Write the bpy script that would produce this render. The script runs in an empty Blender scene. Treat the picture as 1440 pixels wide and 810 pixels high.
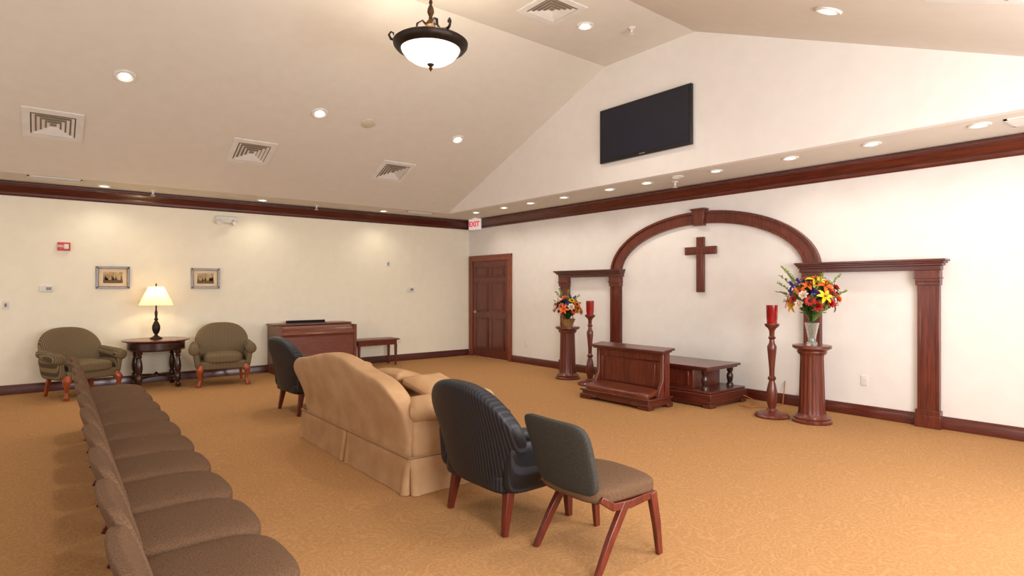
import bpy, bmesh, math, random
from mathutils import Vector, Matrix, Euler
random.seed(7)
S=bpy.context.scene
COL=S.collection
try:
    S.view_settings.view_transform='Standard'
except Exception as e: print(e)
pi=math.pi
def lin(v):
    v/=255.0
    return v/12.92 if v<=0.04045 else ((v+0.055)/1.055)**2.4
def rgb(r,g,b): return (lin(r),lin(g),lin(b),1)
# ---------------------------------------------------------------- materials
def M(name,c1,c2=None,scale=6,rough=.5,metal=0,bump=0,bscale=150,stretch=(1,1,1),coat=0,emit=None,es=0,detail=4,spec=.5,dist=0):
    m=bpy.data.materials.new(name); m.use_nodes=True
    nt=m.node_tree; b=nt.nodes['Principled BSDF']
    b.inputs['Roughness'].default_value=rough; b.inputs['Metallic'].default_value=metal
    b.inputs['Coat Weight'].default_value=coat; b.inputs['Coat Roughness'].default_value=.15
    b.inputs['Specular IOR Level'].default_value=spec
    if c2 is None: c2=(c1[0]*.92,c1[1]*.92,c1[2]*.92,1)
    tc=nt.nodes.new('ShaderNodeTexCoord'); mp=nt.nodes.new('ShaderNodeMapping')
    mp.inputs['Scale'].default_value=stretch
    nt.links.new(tc.outputs['Object'],mp.inputs['Vector'])
    n=nt.nodes.new('ShaderNodeTexNoise'); n.inputs['Scale'].default_value=scale; n.inputs['Detail'].default_value=detail
    n.inputs['Distortion'].default_value=dist
    nt.links.new(mp.outputs[0],n.inputs['Vector'])
    r=nt.nodes.new('ShaderNodeValToRGB'); r.color_ramp.elements[0].position=.35; r.color_ramp.elements[1].position=.65
    r.color_ramp.elements[0].color=c1; r.color_ramp.elements[1].color=c2
    nt.links.new(n.outputs[0],r.inputs[0]); nt.links.new(r.outputs[0],b.inputs['Base Color'])
    if bump:
        n2=nt.nodes.new('ShaderNodeTexNoise'); n2.inputs['Scale'].default_value=bscale
        nt.links.new(mp.outputs[0],n2.inputs['Vector'])
        bp=nt.nodes.new('ShaderNodeBump'); bp.inputs['Strength'].default_value=bump; bp.inputs['Distance'].default_value=.01
        nt.links.new(n2.outputs[0],bp.inputs['Height']); nt.links.new(bp.outputs[0],b.inputs['Normal'])
    if emit:
        b.inputs['Emission Color'].default_value=emit; b.inputs['Emission Strength'].default_value=es
    return m
def STR(name,c1,c2,scale,axis='Y',rough=.7,sharp=.12,spec=.4,mid=.5):
    m=M(name,c1,c2,rough=rough,bump=.15,bscale=400,spec=spec)
    nt=m.node_tree; b=nt.nodes['Principled BSDF']
    tc=nt.nodes.new('ShaderNodeTexCoord'); w=nt.nodes.new('ShaderNodeTexWave'); w.wave_type='BANDS'; w.bands_direction=axis
    w.inputs['Scale'].default_value=scale
    nt.links.new(tc.outputs['Object'],w.inputs['Vector'])
    r=nt.nodes.new('ShaderNodeValToRGB'); r.color_ramp.elements[0].position=mid-sharp; r.color_ramp.elements[1].position=mid+sharp
    r.color_ramp.elements[0].color=c1; r.color_ramp.elements[1].color=c2
    nt.links.new(w.outputs['Fac'],r.inputs[0]); nt.links.new(r.outputs[0],b.inputs['Base Color'])
    return m
wallL=M('wall_paint_cream',rgb(244,239,221),rgb(241,236,217),rough=.75,bump=.05,spec=.2)
wallF=M('wall_paint_white',rgb(236,232,228),rgb(233,229,224),rough=.75,bump=.05,spec=.2)
ceilM=M('ceiling_paint',rgb(224,218,208),rgb(221,215,204),rough=.85,bump=.08,spec=.1)
wood=M('cherry_wood',rgb(112,48,31),rgb(80,30,20),scale=3,rough=.32,stretch=(14,14,1),coat=.35,dist=.6)
casew=M('cherry_casing_wood',rgb(140,72,44),rgb(112,52,32),scale=3,rough=.35,stretch=(14,14,1),coat=.3,dist=.6)
woodh=M('cherry_wood_lengthwise',rgb(100,40,27),rgb(72,27,18),scale=3,rough=.32,stretch=(14,1,14),coat=.35,dist=.6)
woodx=M('cherry_wood_long_x',rgb(92,35,24),rgb(66,24,17),scale=3,rough=.32,stretch=(1,14,14),coat=.35,dist=.6)
woodd=M('dark_walnut',rgb(62,28,18),rgb(42,18,13),scale=4,rough=.28,stretch=(12,12,2),coat=.4)
woodo=M('orange_cherry_leg',rgb(165,76,36),rgb(132,56,26),scale=6,rough=.3,stretch=(4,4,1),coat=.4)
woodr=M('organ_case_wood',rgb(118,62,44),rgb(100,48,34),scale=3,rough=.4,stretch=(2,12,12),coat=.2)
woodleg=M('chair_leg_wood',rgb(112,42,28),rgb(80,28,19),scale=5,rough=.35,stretch=(6,6,1),coat=.3)
fab=M('brown_chair_fabric',rgb(114,87,66),rgb(90,67,49),scale=160,rough=.9,bump=.3,bscale=600,spec=.15)
fab_shaded=M('grey_green_chair_fabric',rgb(70,68,62),rgb(52,51,47),scale=160,rough=.85,bump=.3,bscale=600,spec=.2)  # brown fabric greyed: shade and bluish window light put into the colour
sofaM=M('tan_suede',rgb(192,155,117),rgb(178,141,103),scale=5,rough=.8,bump=.25,bscale=30,spec=.2)
weltM=M('tan_suede_piping',rgb(158,120,84),rough=.8)
stripe=STR('olive_striped_fabric',rgb(74,62,44),rgb(128,108,76),16)
stripeb=STR('dark_navy_striped_leather',rgb(20,21,26),rgb(46,48,56),13,rough=.45,spec=.4,mid=.75)
black=M('black_plastic',rgb(18,18,20),rough=.35)
screen=M('television_glass',rgb(14,18,38),rgb(16,20,42),rough=.25)
white=M('white_plastic',rgb(228,226,220),rough=.5)
grey=M('vent_dark_gap',rgb(150,136,116),rough=.8)
brass=M('antique_bronze',rgb(92,66,36),rgb(52,36,22),scale=20,rough=.4,metal=.7)
bronze=M('dark_bronze',rgb(48,34,26),rgb(30,22,18),scale=20,rough=.45,metal=.5)
steel=M('satin_steel',rgb(190,185,175),rough=.3,metal=1)
redp=M('red_plastic',rgb(205,28,30),rough=.35)
redg=M('red_glass',rgb(150,10,16),rgb(110,5,10),rough=.1,coat=.6,emit=(.5,.01,.015,1),es=.08)
lampE=M('lit_lens',(1,1,1,1),emit=(1,.96,.88,1),es=8)
lampR=M('lit_reflector',rgb(225,215,200),emit=(1,.9,.75,1),es=.25,rough=.3)
lampC=M('lit_lens_coloured',(.7,1,.9,1),emit=(.45,.9,.78,1),es=1.4)
lampO=M('unlit_lens',rgb(225,222,215),rough=.4)
bowlE=M('alabaster_glass_lit',rgb(255,250,235),emit=(1,.93,.78,1),es=1.3)
gold=M('gilded_frame',rgb(150,108,52),rgb(112,74,34),scale=30,rough=.4,metal=.4)
matb=M('picture_mount',rgb(228,214,186),rough=.8)
cream=M('candle_wax',rgb(240,232,210),rough=.5)
green=M('leaf_green',rgb(48,92,34),rgb(28,62,22),scale=14,rough=.5)
greenl=M('leaf_light_green',rgb(140,160,70),rgb(104,134,50),scale=14,rough=.5)
fy=M('petal_yellow',rgb(250,205,30),rgb(240,180,10),rough=.6)
fo=M('petal_orange',rgb(238,110,24),rgb(222,84,14),rough=.6)
fr=M('petal_red',rgb(190,40,30),rgb(160,24,26),rough=.6)
fp=M('petal_purple',rgb(74,44,150),rgb(54,30,120),rough=.6)
fw=M('petal_cream',rgb(240,222,205),rgb(228,200,180),rough=.6)
fk=M('petal_pink',rgb(222,120,110),rgb(206,96,90),rough=.6)
fc=M('flower_centre',rgb(70,42,16),rgb(40,24,10),scale=60,rough=.9)
wick=M('wicker',rgb(176,132,74),rgb(120,82,40),scale=60,rough=.8,bump=.6,bscale=80)
printM=M('sepia_print',rgb(150,120,82),rgb(205,182,138),scale=14,rough=.6)
tree=M('sepia_trees',rgb(88,66,40),rgb(120,94,60),scale=60,rough=.7)
glass=bpy.data.materials.new('clear_glass'); glass.use_nodes=True
g=glass.node_tree.nodes['Principled BSDF']; g.inputs['Transmission Weight'].default_value=.85; g.inputs['Roughness'].default_value=.08; g.inputs['Base Color'].default_value=(.86,.88,.8,1)
shade=bpy.data.materials.new('pleated_lamp_shade'); shade.use_nodes=True
nt=shade.node_tree; nt.nodes.clear()
o=nt.nodes.new('ShaderNodeOutputMaterial'); a=nt.nodes.new('ShaderNodeBsdfDiffuse'); t=nt.nodes.new('ShaderNodeBsdfTranslucent'); mx=nt.nodes.new('ShaderNodeMixShader')
a.inputs[0].default_value=rgb(240,224,186); t.inputs[0].default_value=rgb(250,224,172)
e=nt.nodes.new('ShaderNodeEmission'); e.inputs[0].default_value=(1,.82,.52,1); e.inputs[1].default_value=.24; ad=nt.nodes.new('ShaderNodeAddShader')
nt.links.new(a.outputs[0],mx.inputs[1]); nt.links.new(t.outputs[0],mx.inputs[2]); nt.links.new(mx.outputs[0],ad.inputs[0]); nt.links.new(e.outputs[0],ad.inputs[1]); nt.links.new(ad.outputs[0],o.inputs[0])
# carpet
carpet=M('gold_patterned_carpet',rgb(196,140,76),rough=.95,spec=.1)
nt=carpet.node_tree; b=nt.nodes['Principled BSDF']
for n in list(nt.nodes):
    if n.type not in('BSDF_PRINCIPLED','OUTPUT_MATERIAL'): nt.nodes.remove(n)
tc=nt.nodes.new('ShaderNodeTexCoord')
nz=nt.nodes.new('ShaderNodeTexNoise'); nz.inputs['Scale'].default_value=2.6; nz.inputs['Detail'].default_value=1
nt.links.new(tc.outputs['Object'],nz.inputs['Vector'])
vm=nt.nodes.new('ShaderNodeVectorMath'); vm.operation='MULTIPLY_ADD'; vm.inputs[1].default_value=(.7,.7,.7)
nt.links.new(nz.outputs['Color'],vm.inputs[0]); nt.links.new(tc.outputs['Object'],vm.inputs[2])
vo=nt.nodes.new('ShaderNodeTexVoronoi'); vo.inputs['Scale'].default_value=5.5
nt.links.new(vm.outputs[0],vo.inputs['Vector'])
mm=nt.nodes.new('ShaderNodeMath'); mm.operation='MULTIPLY'; mm.inputs[1].default_value=30
nt.links.new(vo.outputs['Distance'],mm.inputs[0])
sn=nt.nodes.new('ShaderNodeMath'); sn.operation='SINE'; nt.links.new(mm.outputs[0],sn.inputs[0])
rp=nt.nodes.new('ShaderNodeValToRGB'); rp.color_ramp.elements[0].position=.3; rp.color_ramp.elements[1].position=1
rp.color_ramp.elements[0].color=rgb(171,128,84); rp.color_ramp.elements[1].color=rgb(179,136,92)
nt.links.new(sn.outputs[0],rp.inputs[0])
nf=nt.nodes.new('ShaderNodeTexNoise'); nf.inputs['Scale'].default_value=55; nf.inputs['Detail'].default_value=4
nt.links.new(tc.outputs['Object'],nf.inputs['Vector'])
mxc=nt.nodes.new('ShaderNodeMix'); mxc.data_type='RGBA'; mxc.blend_type='OVERLAY'; mxc.inputs[0].default_value=.3
nt.links.new(rp.outputs[0],mxc.inputs[6]); nt.links.new(nf.outputs[0],mxc.inputs[7]); nt.links.new(mxc.outputs[2],b.inputs['Base Color'])
bp=nt.nodes.new('ShaderNodeBump'); bp.inputs['Strength'].default_value=.4; bp.inputs['Distance'].default_value=.008
nt.links.new(nf.outputs[0],bp.inputs['Height']); nt.links.new(bp.outputs[0],b.inputs['Normal'])
# ---------------------------------------------------------------- mesh helpers
def B(): return bmesh.new()
def box(bm,c,s,rot=None,mi=0):
    m=Matrix.Translation(Vector(c))
    if rot: m=m@Euler(rot).to_matrix().to_4x4()
    m=m@Matrix.Diagonal((s[0],s[1],s[2],1))
    r=bmesh.ops.create_cube(bm,size=1,matrix=m)
    if mi:
        for v in r['verts']:
            for f in v.link_faces: f.material_index=mi
def bx(bm,x0,x1,y0,y1,z0,z1,mi=0): box(bm,((x0+x1)/2,(y0+y1)/2,(z0+z1)/2),(abs(x1-x0),abs(y1-y0),abs(z1-z0)),mi=mi)
def rbox(bm,c,s,n=5,cuts=8,warp=None,rot=None,mi=0):
    t=bmesh.new(); bmesh.ops.create_cube(t,size=2)
    bmesh.ops.subdivide_edges(t,edges=t.edges[:],cuts=cuts,use_grid_fill=True)
    R=Euler(rot).to_matrix() if rot else None
    vm={}
    for v in t.verts:
        q=v.co.copy()
        L=(abs(q.x)**n+abs(q.y)**n+abs(q.z)**n)**(1/n)
        q=q/L
        q=Vector((q.x*s[0]/2,q.y*s[1]/2,q.z*s[2]/2))
        if warp: q=warp(q)
        if R: q=R@q
        vm[v.index]=bm.verts.new(q+Vector(c))
    for f in t.faces:
        nf=bm.faces.new([vm[v.index] for v in f.verts]); nf.material_index=mi
    t.free()
def lathe(bm,prof,seg=32,c=(0,0,0),rf=None,mat=None,mi=0):
    rings=[]
    for r,z in prof:
        ring=[]
        for i in range(seg):
            a=2*pi*i/seg; rr=r*(rf(a,z) if rf else 1)
            p=Vector((rr*math.cos(a),rr*math.sin(a),z))
            if mat: p=mat@p
            ring.append(bm.verts.new(p+Vector(c)))
        rings.append(ring)
    for k in range(len(rings)-1):
        for i in range(seg):
            f=bm.faces.new((rings[k][i],rings[k][(i+1)%seg],rings[k+1][(i+1)%seg],rings[k+1][i])); f.material_index=mi
    for ring,(r,z) in ((rings[0],prof[0]),(rings[-1],prof[-1])):
        if r>.0005:
            try: f=bm.faces.new(ring); f.material_index=mi
            except: pass
def lathe_open(bm,prof,seg=32,c=(0,0,0),rf=None,mi=0):
    rings=[]
    for r,z in prof:
        rings.append([bm.verts.new(Vector((r*(rf(2*pi*i/seg,z) if rf else 1)*math.cos(2*pi*i/seg),r*(rf(2*pi*i/seg,z) if rf else 1)*math.sin(2*pi*i/seg),z))+Vector(c)) for i in range(seg)])
    for k in range(len(rings)-1):
        for i in range(seg):
            f=bm.faces.new((rings[k][i],rings[k][(i+1)%seg],rings[k+1][(i+1)%seg],rings[k+1][i])); f.material_index=mi
def tube(bm,pts,rad,seg=10,sx=1,sy=1,off=0,mi=0,caps=True):
    pts=[Vector(p) for p in pts]
    if not hasattr(rad,'__len__'): rad=[rad]*len(pts)
    rings=[]; N=None
    for i,p in enumerate(pts):
        t=(pts[min(i+1,len(pts)-1)]-pts[max(i-1,0)]).normalized()
        if N is None:
            ref=Vector((0,1,0)) if abs(t.y)<.9 else Vector((1,0,0))
            N=(ref-t*ref.dot(t)).normalized()
        else: N=(N-t*N.dot(t)).normalized()
        Bn=t.cross(N)
        rings.append([bm.verts.new(p+N*math.cos(2*pi*k/seg+off)*rad[i]*sx+Bn*math.sin(2*pi*k/seg+off)*rad[i]*sy) for k in range(seg)])
    for k in range(len(rings)-1):
        for i in range(seg):
            f=bm.faces.new((rings[k][i],rings[k][(i+1)%seg],rings[k+1][(i+1)%seg],rings[k+1][i])); f.material_index=mi
    if caps:
        for r in (rings[0],rings[-1]):
            f=bm.faces.new(r); f.material_index=mi
def prism(bm,poly,off,mi=0):
    off=Vector(off); a=[bm.verts.new(Vector(p)) for p in poly]; b=[bm.verts.new(Vector(p)+off) for p in poly]
    n=len(a); fs=[bm.faces.new(a),bm.faces.new(b[::-1])]
    for i in range(n): fs.append(bm.faces.new((a[i],a[(i+1)%n],b[(i+1)%n],b[i])))
    for f in fs: f.material_index=mi
def fin(name,bm,mat,parent=None,loc=(0,0,0),rot=(0,0,0),bevel=0,label=None,kind=None,category=None,group=None,sharp=40,sub=0,weld=True):
    if weld: bmesh.ops.remove_doubles(bm,verts=bm.verts[:],dist=1e-5)
    bmesh.ops.recalc_face_normals(bm,faces=bm.faces[:])
    me=bpy.data.meshes.new(name); bm.to_mesh(me); bm.free()
    for p in me.polygons: p.use_smooth=True
    me.set_sharp_from_angle(angle=math.radians(sharp))
    for m in (mat if isinstance(mat,(list,tuple)) else [mat]): me.materials.append(m)
    ob=bpy.data.objects.new(name,me); COL.objects.link(ob)
    ob.location=loc; ob.rotation_euler=rot
    if parent: ob.parent=parent
    if bevel:
        md=ob.modifiers.new('bevel','BEVEL'); md.width=bevel; md.segments=2; md.limit_method='ANGLE'; md.angle_limit=math.radians(50)
    if sub:
        md=ob.modifiers.new('sub','SUBSURF'); md.levels=sub; md.render_levels=sub
    if label: ob['label']=label
    if kind: ob['kind']=kind
    if category: ob['category']=category
    if group: ob['group']=group
    return ob
def thing(name,loc,rz=0,label=None,category=None,group=None,kind=None,rot=None):
    e=bpy.data.objects.new(name,None); COL.objects.link(e); e.empty_display_size=.1
    e.location=loc; e.rotation_euler=rot if rot else (0,0,rz)
    if label: e['label']=label
    if category: e['category']=category
    if group: e['group']=group
    if kind: e['kind']=kind
    return e
def dup(root,loc,rz=None,rot=None,label=None):
    def rec(o,par):
        c=o.copy(); COL.objects.link(c)
        if par: c.parent=par
        for ch in [x for x in bpy.data.objects if x.parent==o]: rec(ch,c)
        return c
    c=rec(root,None); c.location=loc
    if rz is not None: c.rotation_euler=(0,0,rz)
    if rot is not None: c.rotation_euler=rot
    if label: c['label']=label
    return c
# ---------------------------------------------------------------- shell
XW,YW,XB,YR,XG=7.49,10.85,-5.0,-.77,6.4
bm=B(); bx(bm,XB,XW,YR,YW,-.1,0); fin('floor',bm,carpet,kind='structure')
bm=B(); bx(bm,XB-.1,XW+.1,YW,YW+.1,-.1,3.1); fin('wall_left',bm,wallL,kind='structure')
bm=B(); bx(bm,XW,XW+.1,YR,YW,-.1,3.1); fin('wall_front',bm,wallF,kind='structure')
bm=B(); bx(bm,XB-.1,XW+.1,YR-.1,YR,-.1,3.1); fin('wall_right',bm,wallF,kind='structure')
bm=B(); prism(bm,[(XB,YR,-.1),(XB,YW,-.1),(XB,YW,3.0),(XB,10.01,3.0),(XB,5.79,4.72),(XB,4.29,4.72),(XB,.07,3.0),(XB,YR,3.0)],(-.1,0,0)); fin('wall_back',bm,wallL,kind='structure')
bm=B(); prism(bm,[(XG,.07,3.0),(XG,10.01,3.0),(XG,5.79,4.72),(XG,4.29,4.72)],(.1,0,0)); fin('wall_upper',bm,wallF,kind='structure')
bm=B()
prof=[(YR,3.0),(.07,3.0),(4.29,4.72),(5.79,4.72),(10.01,3.0),(YW,3.0)]
up=[(y,z+.08) for y,z in prof][::-1]
prism(bm,[(XB,y,z) for y,z in prof+up],(XG-XB+.1,0,0))
bx(bm,XG+.1,XW,YR,YW,3.0,3.08)
bx(bm,XG,XG+.1,YR,.07,3.0,3.08)
fin('ceiling',bm,ceilM,kind='structure',weld=False,sharp=15)
cp=[(0,2.80),(.018,2.80),(.028,2.82),(.028,2.85),(.04,2.862),(.055,2.885),(.085,2.925),(.1,2.94),(.1,2.952),(.12,2.962),(.12,2.985),(0,2.985)]
bm=B(); prism(bm,[(XB,YW-d,z) for d,z in cp],(XW-XB,0,0)); fin('trim_1',bm,woodx,kind='structure',sharp=25)
bm=B(); prism(bm,[(XW-d,YR,z) for d,z in cp],(0,YW-YR,0)); fin('trim_2',bm,woodh,kind='structure',sharp=25)
bp_=[(0,0),(.022,0),(.022,.1),(.016,.115),(.012,.13),(0,.135)]
bm=B(); prism(bm,[(XB,YW-d,z) for d,z in bp_],(XW-XB-.02,0,0)); fin('baseboard_left',bm,woodx,kind='structure',sharp=25)
bm=B(); prism(bm,[(XW-d,YR,z) for d,z in bp_],(0,9.31-YR,0)); fin('baseboard_front',bm,woodh,kind='structure',sharp=25)
def unseen_window(i,c,w,h,axis):
    bm=B()
    for s in(-1,1):
        box(bm,(s*w/2,0,0),(.08,.05,h+.08)); box(bm,(0,0,s*h/2),(w+.08,.05,.08))
    box(bm,(0,0,0),(.03,.03,h)); box(bm,(0,0,0),(w,.03,.03))
    box(bm,(0,-.012,0),(w,.008,h),mi=1)
    fin('window_%d'%i,bm,[white,M('window_daylight_%d'%i,(.9,.93,1,1),emit=(.9,.95,1,1),es=1)],loc=c,rot=(0,0,axis),kind='structure')
unseen_window(1,(1.5,YR+.03,1.75),2.0,1.7,0); unseen_window(2,(4.6,YR+.03,1.75),2.0,1.7,0); unseen_window(3,(XB+.03,2.5,1.75),2.0,1.7,-pi/2); unseen_window(4,(XB+.03,7.0,1.75),2.0,1.7,-pi/2)  # all unseen: right pair inferred from the light, back pair added for fill
# ---------------------------------------------------------------- door
d=thing('door_1',(XW,0,0),kind='structure',label='six-panel cherry wood door in wooden casing')
bm=B(); bx(bm,-.035,0,9.31,9.41,0,2.18); bx(bm,-.035,0,10.67,10.77,0,2.18); bx(bm,-.037,0,9.31,10.77,2.08,2.19)
bx(bm,-.045,0,9.295,9.33,0,2.2); bx(bm,-.045,0,10.75,10.785,0,2.2); bx(bm,-.047,0,9.295,10.785,2.165,2.205)
fin('door_casing',bm,casew,parent=d,bevel=.004)
bm=B(); bx(bm,-.015,0,9.41,10.67,.01,2.08)
for y0,y1 in((9.53,9.98),(10.1,10.55)):
    for z0,z1 in((.2,.86),(1.0,1.62),(1.74,1.96)):
        bx(bm,-.026,-.01,y0,y1,z0,z0+.025); bx(bm,-.026,-.01,y0,y1,z1-.025,z1); bx(bm,-.026,-.01,y0,y0+.025,z0,z1); bx(bm,-.026,-.01,y1-.025,y1,z0,z1)
        prism(bm,[(-.012,y0+.045,z0+.045),(-.012,y1-.045,z0+.045),(-.012,y1-.045,z1-.045),(-.012,y0+.045,z1-.045)],(-.015,0,0))
fin('door_slab',bm,wood,parent=d,bevel=.004)
bm=B(); R=Matrix.Rotation(-pi/2,4,'Y')
lathe(bm,[(.0001,0),(.035,0),(.035,.012),(.012,.016),(.012,.05),(.0001,.05)],20,(-.015,10.57,.98),mat=R)
tube(bm,[(-.06,10.57,.98),(-.065,10.52,.98),(-.06,10.45,.975)],.011,8)
fin('door_handle',bm,steel,parent=d)
# ---------------------------------------------------------------- television
t=thing('television',(XG-.001,5.08,3.69),label='black flat-screen television hung on the gable wall',category='television')
bm=B(); bx(bm,-.05,0,-.77,.77,-.385,.385); fin('housing',bm,black,parent=t,bevel=.008)
bm=B(); bx(bm,-.053,-.049,-.735,.735,-.335,.355); fin('screen',bm,screen,parent=t)
bm=B(); bx(bm,-.053,-.049,-.05,.05,-.367,-.357); fin('badge',bm,steel,parent=t)
# ---------------------------------------------------------------- cross, arch with shelves
CY=4.91
bm=B(); bx(bm,-.045,.002,-.06,.06,-.4,.4); bx(bm,-.046,.002,-.255,.255,.145,.26)
bx(bm,-.055,-.03,-.04,.04,-.38,.38); bx(bm,-.056,-.03,-.235,.235,.165,.24)
fin('cross',bm,wood,loc=(XW,CY,1.84),bevel=.005,label='dark cherry wooden cross hung on the white wall',category='cross')
ar=thing('altar_surround',(XW+.001,CY,0),label='cherry wood arch with keystone and pilastered side shelves on wall',category='arch')
def archpath(a,b,zs,n=48):
    p=[(-a,0)]
    for i in range(n+1):
        th=pi-pi*i/n; p.append((a*math.cos(th),zs+b*math.sin(th)))
    p.append((a,0)); return p
def ribbon(bm,o,i,x0,x1):
    v=[[bm.verts.new((x,p[0],p[1])) for p in q] for q,x in((o,x0),(i,x0),(o,x1),(i,x1))]
    n=len(o)
    for k in range(n-1):
        for a,b_ in((0,1),(1,3),(3,2),(2,0)): bm.faces.new((v[a][k],v[a][k+1],v[b_][k+1],v[b_][k]))
    for k in(0,n-1): bm.faces.new((v[0][k],v[1][k],v[3][k],v[2][k]))
bm=B(); ribbon(bm,archpath(1.69,.86,1.75),archpath(1.49,.68,1.75),-.05,0)
ribbon(bm,archpath(1.69,.86,1.75),archpath(1.655,.825,1.75),-.075,-.04)
ribbon(bm,archpath(1.53,.72,1.75),archpath(1.49,.68,1.75),-.062,-.04)
fin('arch_band',bm,wood,parent=ar,sharp=30,weld=False)
bm=B(); prism(bm,[(-.1,-.075,2.40),(-.1,.075,2.40),(-.1,.11,2.64),(-.1,-.11,2.64)],(.099,0,0)); bx(bm,-.115,0,-.12,.12,2.625,2.65)
fin('keystone',bm,wood,parent=ar,bevel=.005)
for s in(-1,1):
    bm=B(); bx(bm,-.085,0,s*1.47,s*1.71,0,.2); bx(bm,-.095,-.08,s*1.46,s*1.72,0,.14); fin('plinth',bm,wood,parent=ar,bevel=.004)
    bm=B(); bx(bm,-.17,0,s*1.42,s*2.99,1.785,1.81); bx(bm,-.15,0,s*1.43,s*2.97,1.765,1.785); bx(bm,-.125,0,s*1.44,s*2.95,1.74,1.765); bx(bm,-.095,0,s*1.45,s*2.93,1.69,1.74)
    fin('shelf',bm,woodh,parent=ar,bevel=.004)
    y0,y1=s*2.71,s*2.91
    bm=B(); bx(bm,-.06,0,y0,y1,.02,1.69); bx(bm,-.066,-.05,y0,y0+s*.03,.2,1.55); bx(bm,-.066,-.05,y1-s*.03,y1,.2,1.55)
    fin('pilaster',bm,wood,parent=ar,bevel=.003)
    for q0,q1 in((y0-s*.012,y1+s*.012),(s*1.478,s*1.702)):
        bm=B(); bx(bm,-.1,0,q0,q1,1.57,1.69); bx(bm,-.112,0,q0-s*.012,q1+s*.012,1.6,1.615); bx(bm,-.09,0,q0,q1,1.53,1.57)
        fin('capital',bm,wood,parent=ar,bevel=.004)
    bm=B(); bx(bm,-.09,0,y0-s*.015,y1+s*.015,0,.19); bx(bm,-.1,0,y0-s*.02,y1+s*.02,0,.13)
    fin('plinth',bm,wood,parent=ar,bevel=.004)
# ---------------------------------------------------------------- columns, candles
def column(loc):
    t=thing('pedestal',loc,label='fluted dark cherry wooden pedestal holding flowers',category='pedestal',group='flower pedestals')
    bm=B(); lathe(bm,[(.0001,0),(.205,0),(.205,.025),(.185,.04),(.19,.06),(.165,.08),(.15,.1),(.0001,.1)],40); fin('base',bm,wood,parent=t)
    bm=B(); lathe(bm,[(.145,.1),(.135,.16),(.128,.45),(.12,.72),(.125,.765)],96,rf=lambda a,z:1-.045*max(0,math.cos(a*16))); fin('shaft',bm,wood,parent=t,sharp=60)
    bm=B(); lathe(bm,[(.0001,.76),(.14,.76),(.155,.785),(.15,.8),(.18,.82),(.2,.83),(.2,.86),(.0001,.86)],40); fin('top',bm,wood,parent=t)
    return t
c1=column((6.74,3.01,0)); dup(c1,(6.82,7.0,0))
def candle(loc):
    t=thing('candle_stand',loc,label='turned dark wooden candle stand with red glass votive',category='candle stand',group='candle stands')
    bm=B(); lathe(bm,[(.0001,0),(.185,0),(.19,.02),(.175,.035),(.14,.05),(.11,.06),(.06,.08),(.05,.1),(.0001,.1)],36); fin('base',bm,wood,parent=t)
    bm=B(); lathe(bm,[(.035,.09),(.05,.14),(.06,.2),(.058,.3),(.042,.38),(.03,.42),(.045,.44),(.045,.46),(.028,.48),(.03,.56),(.042,.7),(.05,.78),(.052,.82),(.032,.86),(.028,.9),(.045,.92),(.028,.94),(.03,1.0),(.045,1.03),(.075,1.055),(.08,1.07),(.08,1.085),(.0001,1.085)],28); fin('stem',bm,wood,parent=t)
    bm=B(); lathe(bm,[(.0001,1.085),(.055,1.085),(.057,1.1),(.056,1.12),(.06,1.14),(.064,1.3),(.06,1.3),(.055,1.14),(.0001,1.13)],28); fin('votive_glass',bm,redg,parent=t,label='red glass votive cup')
    return t
c1=candle((6.64,3.42,0)); dup(c1,(6.64,6.32,0))
# ---------------------------------------------------------------- kneeler
k=thing('kneeler',(6.0,5.08,0),label='cherry wooden prayer kneeler with padded step and panelled upright',category='kneeler')
bm=B(); bx(bm,-.23,.23,-.56,.56,.03,.12); bx(bm,-.25,.24,-.585,.585,.11,.135)
for s in(-1,1):
    bx(bm,-.25,-.14,s*.585,s*.40,0,.05); bx(bm,.13,.24,s*.585,s*.42,0,.05)
    bx(bm,-.25,-.2,s*.585,s*.3,.03,.07)
fin('base',bm,woodh,parent=k,bevel=.008)
bm=B(); rbox(bm,(-.09,0,.175),(.3,1.06,.085),n=6,warp=lambda v:Vector((v.x,v.y,v.z+v.x*.15))); fin('kneeling_pad',bm,M('brown_vinyl',rgb(110,50,28),rgb(92,38,22),rough=.3,coat=.3),parent=k)
bm=B(); bx(bm,.09,.16,-.555,.555,.12,.68)
bx(bm,.075,.1,-.56,.56,.12,.2); bx(bm,.075,.1,-.56,.56,.57,.68); bx(bm,.075,.1,-.56,-.46,.2,.57); bx(bm,.075,.1,.46,.56,.2,.57)
prism(bm,[(.09,-.42,.24),(.09,.42,.24),(.09,.42,.53),(.09,-.42,.53)],(-.01,0,0))
for s in(-1,1): prism(bm,[(-.04,s*.56,.13),(.2,s*.56,.13),(.2,s*.56,.68),(.06,s*.56,.68),(.06,s*.56,.34),(.0,s*.56,.24)],(0,-s*.045,0))
fin('upright',bm,wood,parent=k,bevel=.005)
bm=B(); box(bm,(.11,0,.715),(.24,1.24,.03),(0,-.12,0)); box(bm,(.11,0,.69),(.19,1.18,.025),(0,-.12,0)); fin('arm_rest',bm,woodh,parent=k,bevel=.008)
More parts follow.
